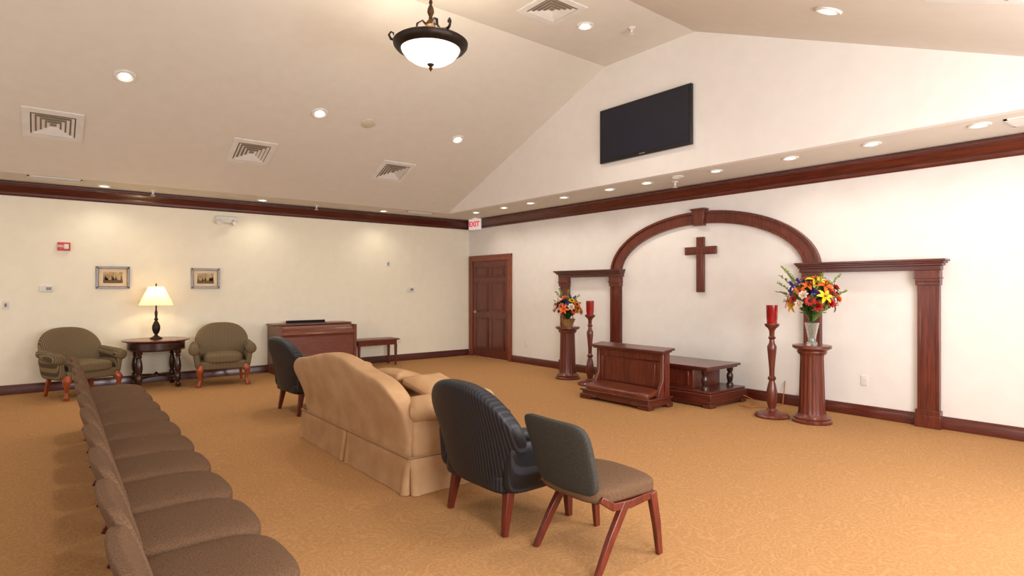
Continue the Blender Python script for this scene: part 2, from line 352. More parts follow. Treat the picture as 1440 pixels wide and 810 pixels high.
# ---------------------------------------------------------------- bier
k=thing('bier',(6.87,4.85,0),label='low cherry wooden stand with turned corner posts and stepped base',category='stand')
bm=B(); bx(bm,-.4,.42,-.73,.8,.02,.06); bx(bm,-.42,.44,-.75,.82,.06,.17); bx(bm,-.4,.42,-.73,.8,.17,.2)
for sx in(-.36,.36):
    for sy in(-.69,.76): bx(bm,sx-.06,sx+.06,sy-.06,sy+.06,0,.05)
fin('base',bm,woodh,parent=k,bevel=.006)
bm=B(); bx(bm,-.3,.32,-.42,.6,.2,.45); bx(bm,-.315,-.29,-.36,.54,.24,.42); fin('body',bm,wood,parent=k,bevel=.005)
for sx in(-.28,.3):
    for sy in(-.58,.7):
        bm=B(); lathe(bm,[(.0001,.2),(.045,.2),(.045,.23),(.03,.25),(.042,.3),(.045,.34),(.028,.38),(.04,.4),(.045,.45),(.0001,.45)],20,(sx,sy,0)); fin('leg',bm,woodd,parent=k)
bm=B(); bx(bm,-.35,.37,-.65,.77,.45,.475); bx(bm,-.38,.4,-.68,.8,.475,.505); fin('top',bm,woodh,parent=k,bevel=.006)
bm=B(); tube(bm,[(x-6.87,y-4.85,z) for x,y,z in[(7.2,4.12,.1),(7.3,4.0,.03),(7.2,3.95,.006),(7.05,3.9,.006),(6.95,4.0,.006),(6.9,3.85,.006),(7.1,3.72,.006),(7.42,3.68,.006),(7.45,3.68,.14),(7.48,3.68,.3)]],.006,6)
fin('power_cord',bm,M('orange_cord',rgb(180,110,50),rough=.5),parent=k,label='thin tan power cord')
# ---------------------------------------------------------------- flowers
def petal(bm,L,W,lift,curl,ang,mi=0,z0=0,r0=0,n=5):
    rows=[]
    for i in range(n+1):
        t=i/n; w=W*math.sin(pi*min(1,t*.85+.12))**.8
        if i==n: w=W*.12
        a=lift+curl*t
        if i==0: x,z=r0,z0
        else: x+=L/n*math.cos(a); z+=L/n*math.sin(a)
        rows.append([(x,-w/2,z+w*.12),(x,0,z),(x,w/2,z+w*.12)])
    R=Matrix.Rotation(ang,3,'Z')
    V=[[bm.verts.new(R@Vector(p)) for p in r] for r in rows]
    for i in range(n):
        for j in range(2):
            f=bm.faces.new((V[i][j],V[i][j+1],V[i+1][j+1],V[i+1][j])); f.material_index=mi
def bl_lily(c):
    bm=B()
    for i in range(6): petal(bm,.1,.036,1.1 if i%2 else 1.0,-1.5,i*pi/3+random.uniform(-.1,.1),0)
    for i in range(6): tube(bm,[(0,0,.01),(.018*math.cos(i*1.05),.018*math.sin(i*1.05),.06)],.0025,4,mi=1)
    return bm,[c,fc]
def bl_rose(c):
    bm=B()
    for ring,(n,L,l,cu) in enumerate(((4,.035,1.5,.3),(5,.045,1.25,.1),(6,.052,.9,-.2),(7,.055,.45,-.3))):
        for i in range(n): petal(bm,L,.036,l,cu,2*pi*i/n+ring*.4,0,r0=.004)
    return bm,[c]
def bl_daisy(c):
    bm=B()
    for i in range(14): petal(bm,.055,.018,.25,-.35,2*pi*i/14,0,r0=.012)
    for i in range(12): petal(bm,.045,.016,.5,-.3,2*pi*i/12+.2,0,r0=.01)
    lathe(bm,[(.02,0),(.022,.008),(.014,.018),(.0001,.02)],14,mi=1); return bm,[c,fc]
def bl_iris(c):
    bm=B()
    for i in range(3): petal(bm,.07,.04,.5,-1.6,i*2*pi/3,0)
    for i in range(3): petal(bm,.06,.03,1.2,.4,i*2*pi/3+1,0)
    return bm,[c]
meshes={}
for nm,fn,c in(('ly',bl_lily,fy),('lo',bl_lily,fo),('ro',bl_rose,fo),('rr',bl_rose,fr),('rk',bl_rose,fk),('rw',bl_rose,fw),('dy',bl_daisy,fy),('do',bl_daisy,fo),('dr',bl_daisy,fr),('ip',bl_iris,fp),('dw',bl_daisy,fw)):
    bm,ms=fn(c); me=bpy.data.meshes.new('flower_'+nm); bm.to_mesh(me); bm.free()
    for p in me.polygons: p.use_smooth=True
    for m in ms: me.materials.append(m)
    meshes[nm]=me
def leafspray(bm,base,tip,nl,L,W,mi,bend=.15):
    base=Vector(base); tip=Vector(tip); d=(tip-base); mid=base+d*.5+Vector((0,0,bend*d.length))
    P=[base*(1-t)**2+mid*2*t*(1-t)+tip*t*t for t in[i/8 for i in range(9)]]
    tube(bm,P,[.004-.0003*i for i in range(9)],5,mi=mi)
    for i in range(nl):
        t=.3+.7*i/max(1,nl-1); p=base*(1-t)**2+mid*2*t*(1-t)+tip*t*t
        dr=(d.normalized()*.5+Vector((random.uniform(-1,1),random.uniform(-1,1),random.uniform(-.3,.8)))).normalized()
        s=dr.cross(Vector((0,0,1))).normalized()*W/2; l=L*random.uniform(.7,1.1)*(1.15-.5*t); n_=dr.cross(s).normalized()*.01
        v=[bm.verts.new(q) for q in(p,p+dr*l*.3+s,p+dr*l*.7+s*.8,p+dr*l,p+dr*l*.7-s*.8,p+dr*l*.3-s,p+dr*l*.5+n_)]
        for a,b_ in((0,1),(1,2),(2,3),(3,4),(4,5),(5,0)):
            f=bm.faces.new((v[a],v[b_],v[6])); f.material_index=mi
def arrangement(loc,rad,hz,zc,kinds,n,label,vessel,spikes,seed,sc=1):
    random.seed(seed)
    t=thing('flower_arrangement',loc,label=label,category='flowers')
    if vessel=='vase':
        bm=B(); lathe(bm,[(.0001,0),(.055,0),(.06,.01),(.04,.05),(.045,.1),(.06,.18),(.075,.25),(.07,.25),(.055,.18),(.04,.1),(.034,.05),(.0001,.03)],28); fin('vase',bm,glass,parent=t,label='clear glass vase')
        zt=.24
        bm=B()
        for i in range(14):
            a=random.uniform(0,6.28); tube(bm,[(.02*math.cos(a),.02*math.sin(a),.06),(.03*math.cos(a+2),.03*math.sin(a+2),.3)],.004,5)
        fin('stems',bm,green,parent=t,kind='stuff')
    else:
        bm=B(); lathe(bm,[(.0001,0),(.08,0),(.1,.06),(.125,.12),(.13,.125),(.12,.13),(.0001,.1)],28,rf=lambda a,z:1+.02*math.sin(a*24))
        tube(bm,[(.12*math.cos(b_),0,.12+.26*math.sin(b_)) for b_ in[pi*i/16 for i in range(17)]],.007,6); fin('basket',bm,wick,parent=t,label='wicker basket with handle'); zt=.11
    bm=B()
    for i in range(70):
        a=random.uniform(0,2*pi); e=random.uniform(-.35,1.4)
        r=random.uniform(.75,1.02)
        leafspray(bm,(0,0,zt),(rad*r*math.cos(a)*math.cos(e),rad*r*math.sin(a)*math.cos(e),zc+hz*r*math.sin(e)),9,.085,.032,i%4==0)
    for (sx,sy,sz) in spikes: leafspray(bm,(0,0,zt),(sx,sy,sz),26,.045,.03,1,.25)
    fin('foliage',bm,[green,greenl],parent=t,kind='stuff',weld=False)
    for i in range(n):
        z=1-1.35*(i+.5)/n; a=i*2.39996+seed
        rr=math.sqrt(max(0,1-z*z)); r=random.uniform(.72,.95)
        p=Vector((rad*r*rr*math.cos(a),rad*r*rr*math.sin(a),zc+hz*r*z))
        dr=Vector((rr*math.cos(a),rr*math.sin(a),z+.35))
        o=bpy.data.objects.new('flower',meshes[random.choice(kinds)]); COL.objects.link(o); o.parent=t
        o.location=p; o.rotation_mode='QUATERNION'; o.rotation_quaternion=dr.to_track_quat('Z','Y'); s_=random.uniform(.85,1.2)*sc; o.scale=(s_,s_,s_)
    return t
arrangement((6.74,3.01,.86),.265,.265,.51,['ly','ro','ip','lo','dr','rw','ly','ip','ro','rr','lo'],38,'large mixed bouquet of lilies, roses and irises in a glass vase','vase',
  [(-.05,.32,.88),(-.1,.25,.84),(0,.36,.78),(.05,-.28,.78),(0,-.36,.6),(0,.4,.6),(-.2,-.2,.8),(-.1,.35,.7),(0,.3,.84)],3,1.1)
arrangement((6.82,7.0,.86),.23,.19,.3,['do','rk','dy','rw','do','dw','rk','lo','rw','ip'],30,'basket arrangement of orange daisies, cream and pink roses','basket',
  [(-.05,.24,.58),(0,-.27,.52),(0,.32,.42),(-.1,-.12,.6),(-.1,.1,.62)],5,1.15)
random.seed(11)
# ---------------------------------------------------------------- stacking side chairs (local +X = facing)
def side_chair(loc,rz,f,fb,label,group=None):
    t=thing('side_chair',loc,rz,label=label,category='chair',group=group)
    bm=B()
    def sw(v):
        e=max(0,v.x-.06)
        return Vector((v.x,v.y*(1+.08*v.x-.9*e*e),v.z-.55*e*e+(.014 if v.z>0 else 0)*(1-(v.y/.26)**2)))
    rbox(bm,(.045,0,.405),(.53,.525,.1),n=4.2,cuts=12,warp=sw); fin('seat',bm,f,parent=t,sharp=60)
    bm=B()
    def w(v):
        q=v.z/.4+.5
        return Vector((v.x-.09*q-.03*q*q+.38*v.y*v.y,v.y*(.90+.08*q),v.z))
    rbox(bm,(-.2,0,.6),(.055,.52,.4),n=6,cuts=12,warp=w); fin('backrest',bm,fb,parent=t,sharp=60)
    for s in(-1,1):
        bm=B(); tube(bm,[(-.21,s*.245,0),(-.1,s*.24,.18),(.02,s*.235,.35)],[.024,.03,.032],4,off=pi/4,sx=.75,sy=1.1); fin('leg',bm,woodleg,parent=t,bevel=.004)
        bm=B(); tube(bm,[(.29,s*.245,0),(.27,s*.24,.18),(.235,s*.235,.36)],[.024,.03,.034],4,off=pi/4,sx=.75,sy=1.1); fin('leg',bm,woodleg,parent=t,bevel=.004)
        bm=B(); tube(bm,[(-.17,s*.235,.40),(-.08,s*.235,.345),(.05,s*.235,.335),(.25,s*.235,.35)],[.022,.028,.03,.026],4,off=pi/4,sx=.75,sy=1.1); fin('side_rail',bm,woodleg,parent=t,bevel=.004)
        bm=B(); tube(bm,[(-.14,s*.17,.36),(-.2,s*.17,.42),(-.22,s*.17,.50)],[.018,.018,.012],4,off=pi/4,sx=1.4,sy=.6); fin('back_bracket',bm,black,parent=t)
    bm=B(); bx(bm,-.02,.03,-.235,.235,.33,.36); bx(bm,.18,.22,-.235,.235,.33,.36); fin('cross_rail',bm,woodleg,parent=t,bevel=.004)
    return t
side_chair((2.44,2.31,0),-.03,fab,fab_shaded,'wood-framed side chair with grey-backed brown upholstery beside dark armchair')
row=side_chair((.475,1.9,0),0,fab,fab,'wood-framed side chair upholstered in brown fabric','row of brown side chairs')
for i in range(1,11):
    dup(row,(.475+.009*i,1.9+.55*i,0),rz=random.uniform(-.015,.015))
# ---------------------------------------------------------------- armchairs
def armchair(loc,rz,f,style,label):
    t=thing('armchair',loc,rz,label=label,category='armchair')
    tall=style=='dark'
    z0=.26
    bm=B(); rbox(bm,(0,0,z0+.055),(.64,.66,.13),n=9); fin('seat_frame',bm,f,parent=t,sharp=60)
    bm=B(); rbox(bm,(.04,0,.41),(.62,.55,.15),n=4.5,warp=lambda v:Vector((v.x,v.y,v.z+(.02*(1-(v.y/.28)**2) if v.z>0 else 0)))); fin('seat',bm,f,parent=t,sharp=60)
    W=.86 if tall else .76; H=.66 if tall else .68
    def w(v):
        q=v.z/H+.5; a=abs(v.y)/(W/2)
        z=v.z
        if q>.4: z-=(.16 if tall else .12)*a**2.6*((q-.4)/.6)
        return Vector((v.x-.13*q*q+.42*v.y*v.y, v.y*(.80+.22*math.sin(min(1,q*1.15)*pi*.62)),z))
    bm=B(); rbox(bm,(-.28,0,z0+H/2),(.15,W,H),n=4.5,cuts=14,warp=w)
    fin('backrest',bm,f,parent=t,sharp=60)
    for s in(-1,1):
        bm=B()
        if tall:
            rbox(bm,(.0,s*.335,.43),(.6,.085,.34),n=6,warp=lambda v:Vector((v.x,v.y+s*.05*(v.z/.34+.5),v.z+(-.10*(v.x+.3) if v.z>0 else 0))))
            rbox(bm,(.0,s*.365,.6),(.6,.1,.075),n=3,warp=lambda v:Vector((v.x,v.y,v.z-.10*(v.x))))
        else:
            rbox(bm,(.0,s*.335,.41),(.52,.09,.30),n=6,warp=lambda v:Vector((v.x,v.y+s*.05*(v.z/.30+.5),v.z)))
            tube(bm,[(-.25,s*.38,.6),(-.1,s*.39,.58),(.1,s*.4,.56),(.2,s*.395,.55),(.26,s*.39,.545),(.28,s*.39,.545)],[.06,.07,.076,.08,.072,.05],18)
        fin('armrest',bm,f,parent=t,sharp=60)
    for s in(-1,1):
        if tall:
            bm=B(); tube(bm,[(-.27,s*.3,0),(-.245,s*.29,.14),(-.22,s*.28,.28)],[.026,.034,.042],4,off=pi/4); fin('leg',bm,woodleg,parent=t,bevel=.005)
            bm=B(); tube(bm,[(.27,s*.3,0),(.265,s*.295,.14),(.25,s*.29,.28)],[.026,.034,.042],4,off=pi/4); fin('leg',bm,woodleg,parent=t,bevel=.005)
        else:
            bm=B(); tube(bm,[(.31,s*.34,0),(.315,s*.345,.025),(.30,s*.33,.045),(.285,s*.315,.1),(.3,s*.33,.18),(.3,s*.33,.24),(.26,s*.3,.29)],[.035,.04,.028,.022,.032,.05,.055],12); fin('leg',bm,woodo,parent=t)
            bm=B(); tube(bm,[(-.33,s*.29,0),(-.29,s*.28,.14),(-.26,s*.27,.28)],[.024,.03,.036],4,off=pi/4); fin('leg',bm,woodo,parent=t,bevel=.004)
    return t
armchair((2.45,3.08,0),0,stripeb,'dark','dark navy pinstriped armchair with tapered wooden legs beside sofa')
armchair((2.6,7.2,0),.05,stripeb,'dark','dark navy pinstriped armchair standing past the end of the sofa')
armchair((.45,10.17,0),math.radians(-66),stripe,'club','olive striped armchair with cabriole legs, turned toward the round table')
armchair((2.24,10.06,0),math.radians(-100),stripe,'club','olive striped armchair with cabriole legs near the organ')
# ---------------------------------------------------------------- sofa
so=thing('sofa',(2.48,4.86,0),label='tan camelback sofa with rolled arms and pleated skirt',category='sofa')
bm=B(); rbox(bm,(0,0,.31),(.82,2.2,.24),n=14,cuts=10); fin('base',bm,sofaM,parent=so,sharp=60)
def sb(v):
    q=v.z/.62+.5; y=v.y
    hump=.5+.5*math.cos(pi*min(1,abs(y)/.85))
    e=max(0,(abs(y)-.75)/.33)
    z=v.z
    if q>.25: z+=(.10*hump-.10*e*e)*((q-.25)/.75)
    x=v.x-.22*max(0,q-.2)**1.5
    return Vector((x,y*(.985+.035*q),z))
bm=B(); rbox(bm,(-.32,0,.53),(.19,2.16,.62),n=7,cuts=26,warp=sb); fin('backrest',bm,sofaM,parent=so,sharp=60)
for s in(-1,1):
    bm=B(); rbox(bm,(.0,s*1.03,.41),(.74,.15,.40),n=8,warp=lambda v:Vector((v.x,v.y+s*.03*(v.z/.40+.5),v.z)))
    tube(bm,[(-.38,s*1.06,.61),(-.36,s*1.07,.61),(-.1,s*1.08,.61),(.12,s*1.085,.60),(.27,s*1.085,.59),(.31,s*1.085,.585),(.325,s*1.085,.585)],[.06,.095,.11,.115,.115,.105,.07],22)
    fin('armrest',bm,sofaM,parent=so,sharp=60)
for i in(-1,0,1):
    bm=B(); rbox(bm,(.08,i*.64,.475),(.64,.63,.15),n=5,warp=lambda v:Vector((v.x,v.y,v.z+(.02 if v.z>0 else 0)*(1-(v.y/.32)**2)))); fin('seat_cushion',bm,sofaM,parent=so,sharp=60)
bm=B(); loop=[]
hx,hy=.412,1.115
def seg(p,q,n,pl):
    for i in range(n):
        t=i/n; P=Vector(p).lerp(Vector(q),t); loop.append((P,min([abs(t-c) for c in pl]+[9])*(Vector(q)-Vector(p)).length))
seg((-hx,-hy),(-hx,hy),180,[0,.5,1]); seg((-hx,hy),(hx,hy),80,[0,1]); seg((hx,hy),(hx,-hy),180,[0,.33,.67,1]); seg((hx,-hy),(-hx,-hy),80,[0,1])
rings=[]
ZT=.27
for z,fl in((ZT,0),(ZT-.015,.004),(.2,.008),(.1,.018),(.004,.03)):
    r=[]
    for P,dd in loop:
        n=Vector((math.copysign(1,P.x) if abs(abs(P.x)-hx)<1e-4 else 0, math.copysign(1,P.y) if abs(abs(P.y)-hy)<1e-4 else 0))
        k_=(ZT-z)/ZT
        pleat=(-.05*math.exp(-(dd/.012)**2)+.014*math.exp(-((dd-.05)/.025)**2))*min(1,k_*1.6)
        q=P+n*(fl+pleat+.004*math.sin((P.x+P.y)*17)*k_)
        r.append(bm.verts.new((q.x,q.y,z)))
    rings.append(r)
N=len(loop)
for a in range(len(rings)-1):
    for i in range(N): bm.faces.new((rings[a][i],rings[a][(i+1)%N],rings[a+1][(i+1)%N],rings[a+1][i]))
fin('skirt',bm,sofaM,parent=so,sharp=60)
bm=B(); pts=[(-hx,-hy),(-hx,0),(-hx,hy),(0,hy),(hx,hy),(hx,0),(hx,-hy),(0,-hy)]
for i in range(0,8,2):
    a_,b_=pts[i],pts[(i+2)%8]; tube(bm,[(a_[0],a_[1],ZT),(b_[0],b_[1],ZT)],.009,8)
fin('piping',bm,weltM,parent=so)
def pillow(loc,rot,label):
    def w(v):
        a=abs(v.x)/.2; b_=abs(v.y)/.2
        return Vector((v.x*(1+.08*b_*b_),v.y*(1+.08*a*a),v.z*(1-.75*min(1,max(a,b_))**3)))
    bm=B(); rbox(bm,(0,0,0),(.4,.4,.16),n=8,cuts=12,warp=w); fin('throw_pillow',bm,sofaM,loc=loc,rot=rot,label=label,category='pillow',group='pillows on the sofa',sharp=60)
pillow((2.56,4.72,.68),(0,.3,.05),'plump tan throw pillow lying against the sofa back')
pillow((2.60,4.27,.67),(.22,0,.1),'plump tan throw pillow lying by the sofa arm')
# ---------------------------------------------------------------- round table and lamp
t=thing('side_table',(1.38,10.38,0),label='round dark wooden table with turned legs between armchairs',category='table')
bm=B(); lathe(bm,[(.0001,.69),(.42,.69),(.445,.7),(.45,.71),(.44,.72),(.0001,.72)],48); fin('table_top',bm,wood,parent=t)
bm=B(); lathe(bm,[(.0001,.56),(.385,.56),(.395,.57),(.385,.58),(.385,.675),(.4,.69),(.0001,.69)],48); fin('apron',bm,woodd,parent=t)
for sx in(-1,1):
    for sy in(-1,1):
        bm=B(); lathe(bm,[(.0001,0),(.028,0),(.04,.02),(.04,.05),(.022,.07),(.03,.1),(.042,.12),(.042,.2),(.025,.22),(.04,.26),(.046,.32),(.038,.4),(.024,.46),(.04,.48),(.024,.5),(.042,.52),(.045,.57),(.0001,.57)],18,(sx*.25,sy*.25,0)); fin('leg',bm,woodd,parent=t)
bm=B()
tube(bm,[(-.25,-.25,.16),(-.1,-.12,.17),(0,0,.175),(.1,.12,.17),(.25,.25,.16)],.018,8); tube(bm,[(-.25,.25,.16),(-.1,.12,.17),(0,0,.175),(.1,-.12,.17),(.25,-.25,.16)],.018,8)
lathe(bm,[(.0001,.15),(.05,.155),(.05,.19),(.02,.21),(.0001,.23)],16)
fin('stretcher',bm,woodd,parent=t)
t=thing('table_lamp',(1.38,10.4,.72),label='bronze table lamp with lit pleated cream shade on round table',category='lamp')
bm=B(); lathe(bm,[(.0001,0),(.08,0),(.085,.015),(.06,.03),(.03,.05),(.02,.07),(.04,.1),(.055,.15),(.055,.2),(.035,.25),(.018,.28),(.03,.3),(.016,.33),(.022,.4),(.012,.45),(.01,.62),(.0001,.62)],24); fin('lamp_base',bm,bronze,parent=t)
bm=B(); lathe_open(bm,[(.225,.52),(.19,.6),(.145,.7),(.1,.8)],96,rf=lambda a,z:1+.012*math.sin(a*32)); fin('lamp_shade',bm,shade,parent=t,sharp=80)
bm=B(); lathe(bm,[(.0001,.62),(.012,.62),(.006,.8),(.012,.83),(.0001,.86)],12); fin('finial',bm,brass,parent=t)
# ---------------------------------------------------------------- organ and bench
t=thing('organ',(3.83,10.45,0),label='brown wooden electric organ console with closed lid against wall',category='organ')
W_=.67
bm=B(); bx(bm,-W_,W_,-.1,.36,.02,.8); bx(bm,-W_,W_,-.27,.1,.1,.62); bx(bm,-W_-.02,-W_+.03,-.3,.37,0,.84); bx(bm,W_-.03,W_+.02,-.3,.37,0,.84); bx(bm,-W_,W_,-.275,-.25,.12,.66); fin('case',bm,woodr,parent=t,bevel=.006)
bm=B(); prism(bm,[(-W_+.02,-.29,.66),(-W_+.02,-.31,.7),(-W_+.02,-.27,.78),(-W_+.02,-.15,.825),(-W_+.02,.1,.84),(-W_+.02,.1,.66)],(2*W_-.04,0,0)); fin('lid',bm,woodr,parent=t,sharp=50)
bm=B(); bx(bm,-W_-.04,W_+.04,-.02,.38,.84,.87); fin('top',bm,woodr,parent=t,bevel=.006)
bm=B(); box(bm,(-.1,.12,.895),(.7,.02,.05),(.2,0,0)); bx(bm,-.45,.25,.06,.1,.868,.88); fin('music_rest',bm,black,parent=t)
t=thing('organ_bench',(5.03,10.5,0),label='cherry wooden organ bench with straight legs against wall',category='bench')
bm=B(); bx(bm,-.44,.44,-.2,.2,.49,.52); fin('seat',bm,woodr,parent=t,bevel=.006)
bm=B(); bx(bm,-.4,.4,-.17,.17,.4,.49); fin('apron',bm,wood,parent=t,bevel=.004)
for sx in(-1,1):
    for sy in(-1,1):
        bm=B(); tube(bm,[(sx*.38,sy*.15,0),(sx*.38,sy*.15,.41)],[.022,.034],4,off=pi/4); fin('leg',bm,wood,parent=t,bevel=.003)
# ---------------------------------------------------------------- pictures & wall devices
YD=YW+.002
def picture(x,z,lab):
    t=thing('framed_picture',(x,YD,z),label=lab,category='picture',group='pair of framed prints')
    w,h=.43,.34
    bm=B()
    def ring(bm,w,h,b_,y0,y1,mi=0):
        for s in(-1,1):
            bx(bm,s*w/2,s*(w/2-b_),y0,y1,-h/2,h/2,mi); bx(bm,-w/2,w/2,y0,y1,s*h/2,s*(h/2-b_),mi)
    ring(bm,w,h,.03,-.028,0); ring(bm,w-.05,h-.05,.012,-.034,-.001,1); ring(bm,w,h,.01,-.034,-.02)
    fin('frame',bm,[woodd,gold],parent=t,bevel=.002)
    bm=B(); bx(bm,-.19,.19,-.012,0,-.145,.145); fin('mount',bm,matb,parent=t)
    bm=B(); bx(bm,-.125,.125,-.015,-.011,-.085,.085)
    bx(bm,-.125,.125,-.0155,-.011,-.085,-.035,1)
    for i in range(11):
        xx=random.uniform(-.11,.11); hh=random.uniform(.03,.09); prism(bm,[(xx-.012,-.0145,-.04),(xx+.012,-.0145,-.04),(xx+.009,-.0145,-.04+hh*.6),(xx,-.0145,-.04+hh),(xx-.009,-.0145,-.04+hh*.6)],(0,-.0015,0),mi=1)
    fin('print',bm,[printM,tree],parent=t,label='sepia landscape print with trees')
picture(.868,1.66,'framed sepia landscape print in dark and gold frame beside lamp')
picture(2.15,1.66,'framed sepia landscape print in dark and gold frame above armchair')
def text(name,body,size,loc,rot,mat,parent,ext=.002):
    cu=bpy.data.curves.new(name,'FONT'); cu.body=body; cu.size=size; cu.extrude=ext; cu.align_x='CENTER'; cu.align_y='CENTER'; cu.offset=.003*size/.1
    o=bpy.data.objects.new('tmp',cu); COL.objects.link(o); bpy.context.view_layer.update()
    me=bpy.data.meshes.new_from_object(o.evaluated_get(bpy.context.evaluated_depsgraph_get())); bpy.data.objects.remove(o)
    me.materials.clear(); me.materials.append(mat)
    n=bpy.data.objects.new(name,me); COL.objects.link(n); n.parent=parent; n.location=loc; n.rotation_euler=rot
t=thing('fire_alarm',(.27,YD,2.11),label='red fire alarm strobe with white lens on cream wall',category='fire alarm')
bm=B(); bx(bm,-.075,.075,-.04,0,-.06,.06); fin('housing',bm,redp,parent=t,bevel=.008)
bm=B(); bx(bm,.0,.055,-.055,-.039,-.035,.035); fin('strobe_lens',bm,white,parent=t,bevel=.006)
text('lettering','FIRE',.045,(-.035,-.0415,0),(pi/2,0,0),white,t)
pg=M('light_grey_display',rgb(120,125,120),rough=.3)
def thermo(loc,label):
    t=thing('thermostat',loc,label=label,category='thermostat')
    bm=B(); bx(bm,-.08,.08,-.03,0,-.045,.045); fin('housing',bm,white,parent=t,bevel=.006)
    bm=B(); bx(bm,.0,.06,-.033,-.029,-.02,.02); fin('display',bm,pg,parent=t)
thermo((.065,YD,1.49),'white wall thermostat with grey display')
thermo((6.0,YD,1.47),'small white wall thermostat near the corner')
def plate(name,loc,rz,label,cat,kind):
    t=thing(name,loc,rz,label=label,category=cat)
    bm=B(); bx(bm,-.036,.036,-.008,.002,-.058,.058); fin('cover_plate',bm,white,parent=t,bevel=.003)
    bm=B()
    if kind=='s': bx(bm,-.012,.012,-.016,-.007,-.025,.025)
    else:
        bx(bm,-.016,.016,-.011,-.007,.008,.036); bx(bm,-.016,.016,-.011,-.007,-.036,-.008)
    fin('toggle' if kind=='s' else 'socket',bm,pg if kind=='s' else cream,parent=t)
plate('light_switch',(-.38,YW,1.26),0,'white wall light switch beside thermostat','light switch','s')
plate('light_switch',(5.5,YW,1.99),0,'small white wall control plate','light switch','s')
plate('power_outlet',(1.2,YW,.42),0,'white wall power outlet behind round table','power outlet','o')
plate('power_outlet',(5.75,YW,.42),0,'white wall power outlet beside bench','power outlet','o')
plate('power_outlet',(XW,8.85,.4),-pi/2,'white wall power outlet beside door','power outlet','o')
plate('power_outlet',(XW,2.75,.42),-pi/2,'white wall power outlet under the shelf','power outlet','o')
t=thing('emergency_light',(2.46,YD,2.66),label='white twin-head emergency light high on the cream wall',category='emergency light')
bm=B(); rbox(bm,(0,-.05,0),(.34,.1,.12),n=6); fin('housing',bm,white,parent=t,sharp=60)
for s in(-1,1):
    bm=B(); lathe(bm,[(.0001,0),(.03,0),(.055,.07),(.05,.075),(.0001,.06)],20,(s*.1,-.09,-.02),mat=Euler((2.0,0,s*.4)).to_matrix().to_4x4()); fin('lamp_head',bm,white,parent=t)
t=thing('exit_sign',(7.27,10.3,3.0),rot=(0,0,-pi/2+.2),label='white exit sign with red letters hanging from soffit',category='exit sign')
bm=B(); bx(bm,-.165,.165,-.025,.025,-.25,-.02); bx(bm,-.05,.05,-.02,.02,-.02,.002); fin('housing',bm,M('exit_sign_white',rgb(240,238,235),emit=(1,.9,.9,1),es=.25),parent=t,bevel=.005)
text('lettering','EXIT',.15,(0,-.027,-.135),(pi/2,0,0),M('exit_red',rgb(225,20,50),emit=(1,.02,.08,1),es=.4),t)
# ---------------------------------------------------------------- ceiling fixtures
SL=math.atan(.408)
def zL(y): return 3.0+.4076*(10.01-y)
def zR(y): return 3.0+.4076*(y-.07)
def recessed(loc,rot,lens,label,group,r=.09,bulb=True):
    t=thing('recessed_light',loc,rot=rot,label=label,category='ceiling light',group=group)
    bm=B(); lathe_open(bm,[(r*.78,-.002),(r*.8,-.014),(r*1.02,-.018),(r*1.14,-.01),(r*1.14,.003)],32); fin('trim_ring',bm,white,parent=t)
    bm=B(); lathe(bm,[(.0001,-.004),(r*.6,-.004),(r*.8,-.008),(r*.8,.002),(.0001,.002)],32); fin('reflector',bm,lampR if bulb else lens,parent=t)
    if bulb:
        bm=B(); lathe(bm,[(.0001,-.016),(r*.3,-.014),(r*.55,-.008),(r*.58,-.002),(.0001,-.002)],24); fin('bulb',bm,lens,parent=t)
    return t
def spot(loc,E,ang,rot=(0,0,0),col=(1,.91,.79),r=.05,blend=.8):
    l=bpy.data.lights.new('spot_lamp','SPOT'); l.energy=E; l.spot_size=math.radians(ang); l.spot_blend=blend; l.color=col; l.shadow_soft_size=r
    o=bpy.data.objects.new('spot_lamp',l); COL.objects.link(o); o.location=loc; o.rotation_euler=rot
slab='round recessed downlight, lit, with white trim ring'
base=recessed((.74,7.85,zL(7.85)),(-SL,0,0),lampE,slab,'recessed lights in sloped ceiling',.095)
for x in(2.96,5.2): dup(base,(x,7.85,zL(7.85)))
for x in(.74,2.96,5.24): dup(base,(x,2.2,zR(2.2)),rot=(SL,0,0))
dup(base,(5.21,5.04,4.721),rot=(0,0,0)); dup(base,(.74,5.04,4.721),rot=(0,0,0))
for x,y,E in((.74,7.85,66),(2.96,7.85,72),(5.2,7.85,66),(.74,2.2,38),(2.96,2.2,60),(5.24,2.2,60),(5.21,5.04,62),(.74,5.04,46)):
    z=(zL(y) if y>5.79 else zR(y) if y<4.29 else 4.72)
    spot((x,y,z-.05),E,118)
b2=recessed((6.72,1.5,3.003),(0,0,0),lampE,slab,'recessed lights along the soffit',.08)
ys=[2.4,3.25,5.3,6.0,7.0,7.84,8.6,9.5]
for y in ys: dup(b2,(6.73,y,3.003))
recessed((6.73,4.2,3.003),(0,0,0),lampC,'round recessed downlight with pale green glowing lens','recessed lights along the soffit',.075,False)
recessed((6.68,4.75,3.003),(0,0,0),lampO,'round recessed downlight, unlit, in white trim ring','recessed lights along the soffit',.075,False)
for y in[1.5]+ys: spot((6.73,y,2.97),18,125,rot=(0,-.25,0))
b3=recessed((.73,10.45,3.003),(0,0,0),lampE,slab,'recessed lights above the cream wall',.08)
for x in(2.95,5.2): dup(b3,(x,10.45,3.003))
for x in(-1.5,.73,2.95,5.2): spot((x,10.45,2.96),23,165,rot=(-.35,0,0),col=(1,.89,.68),blend=1)
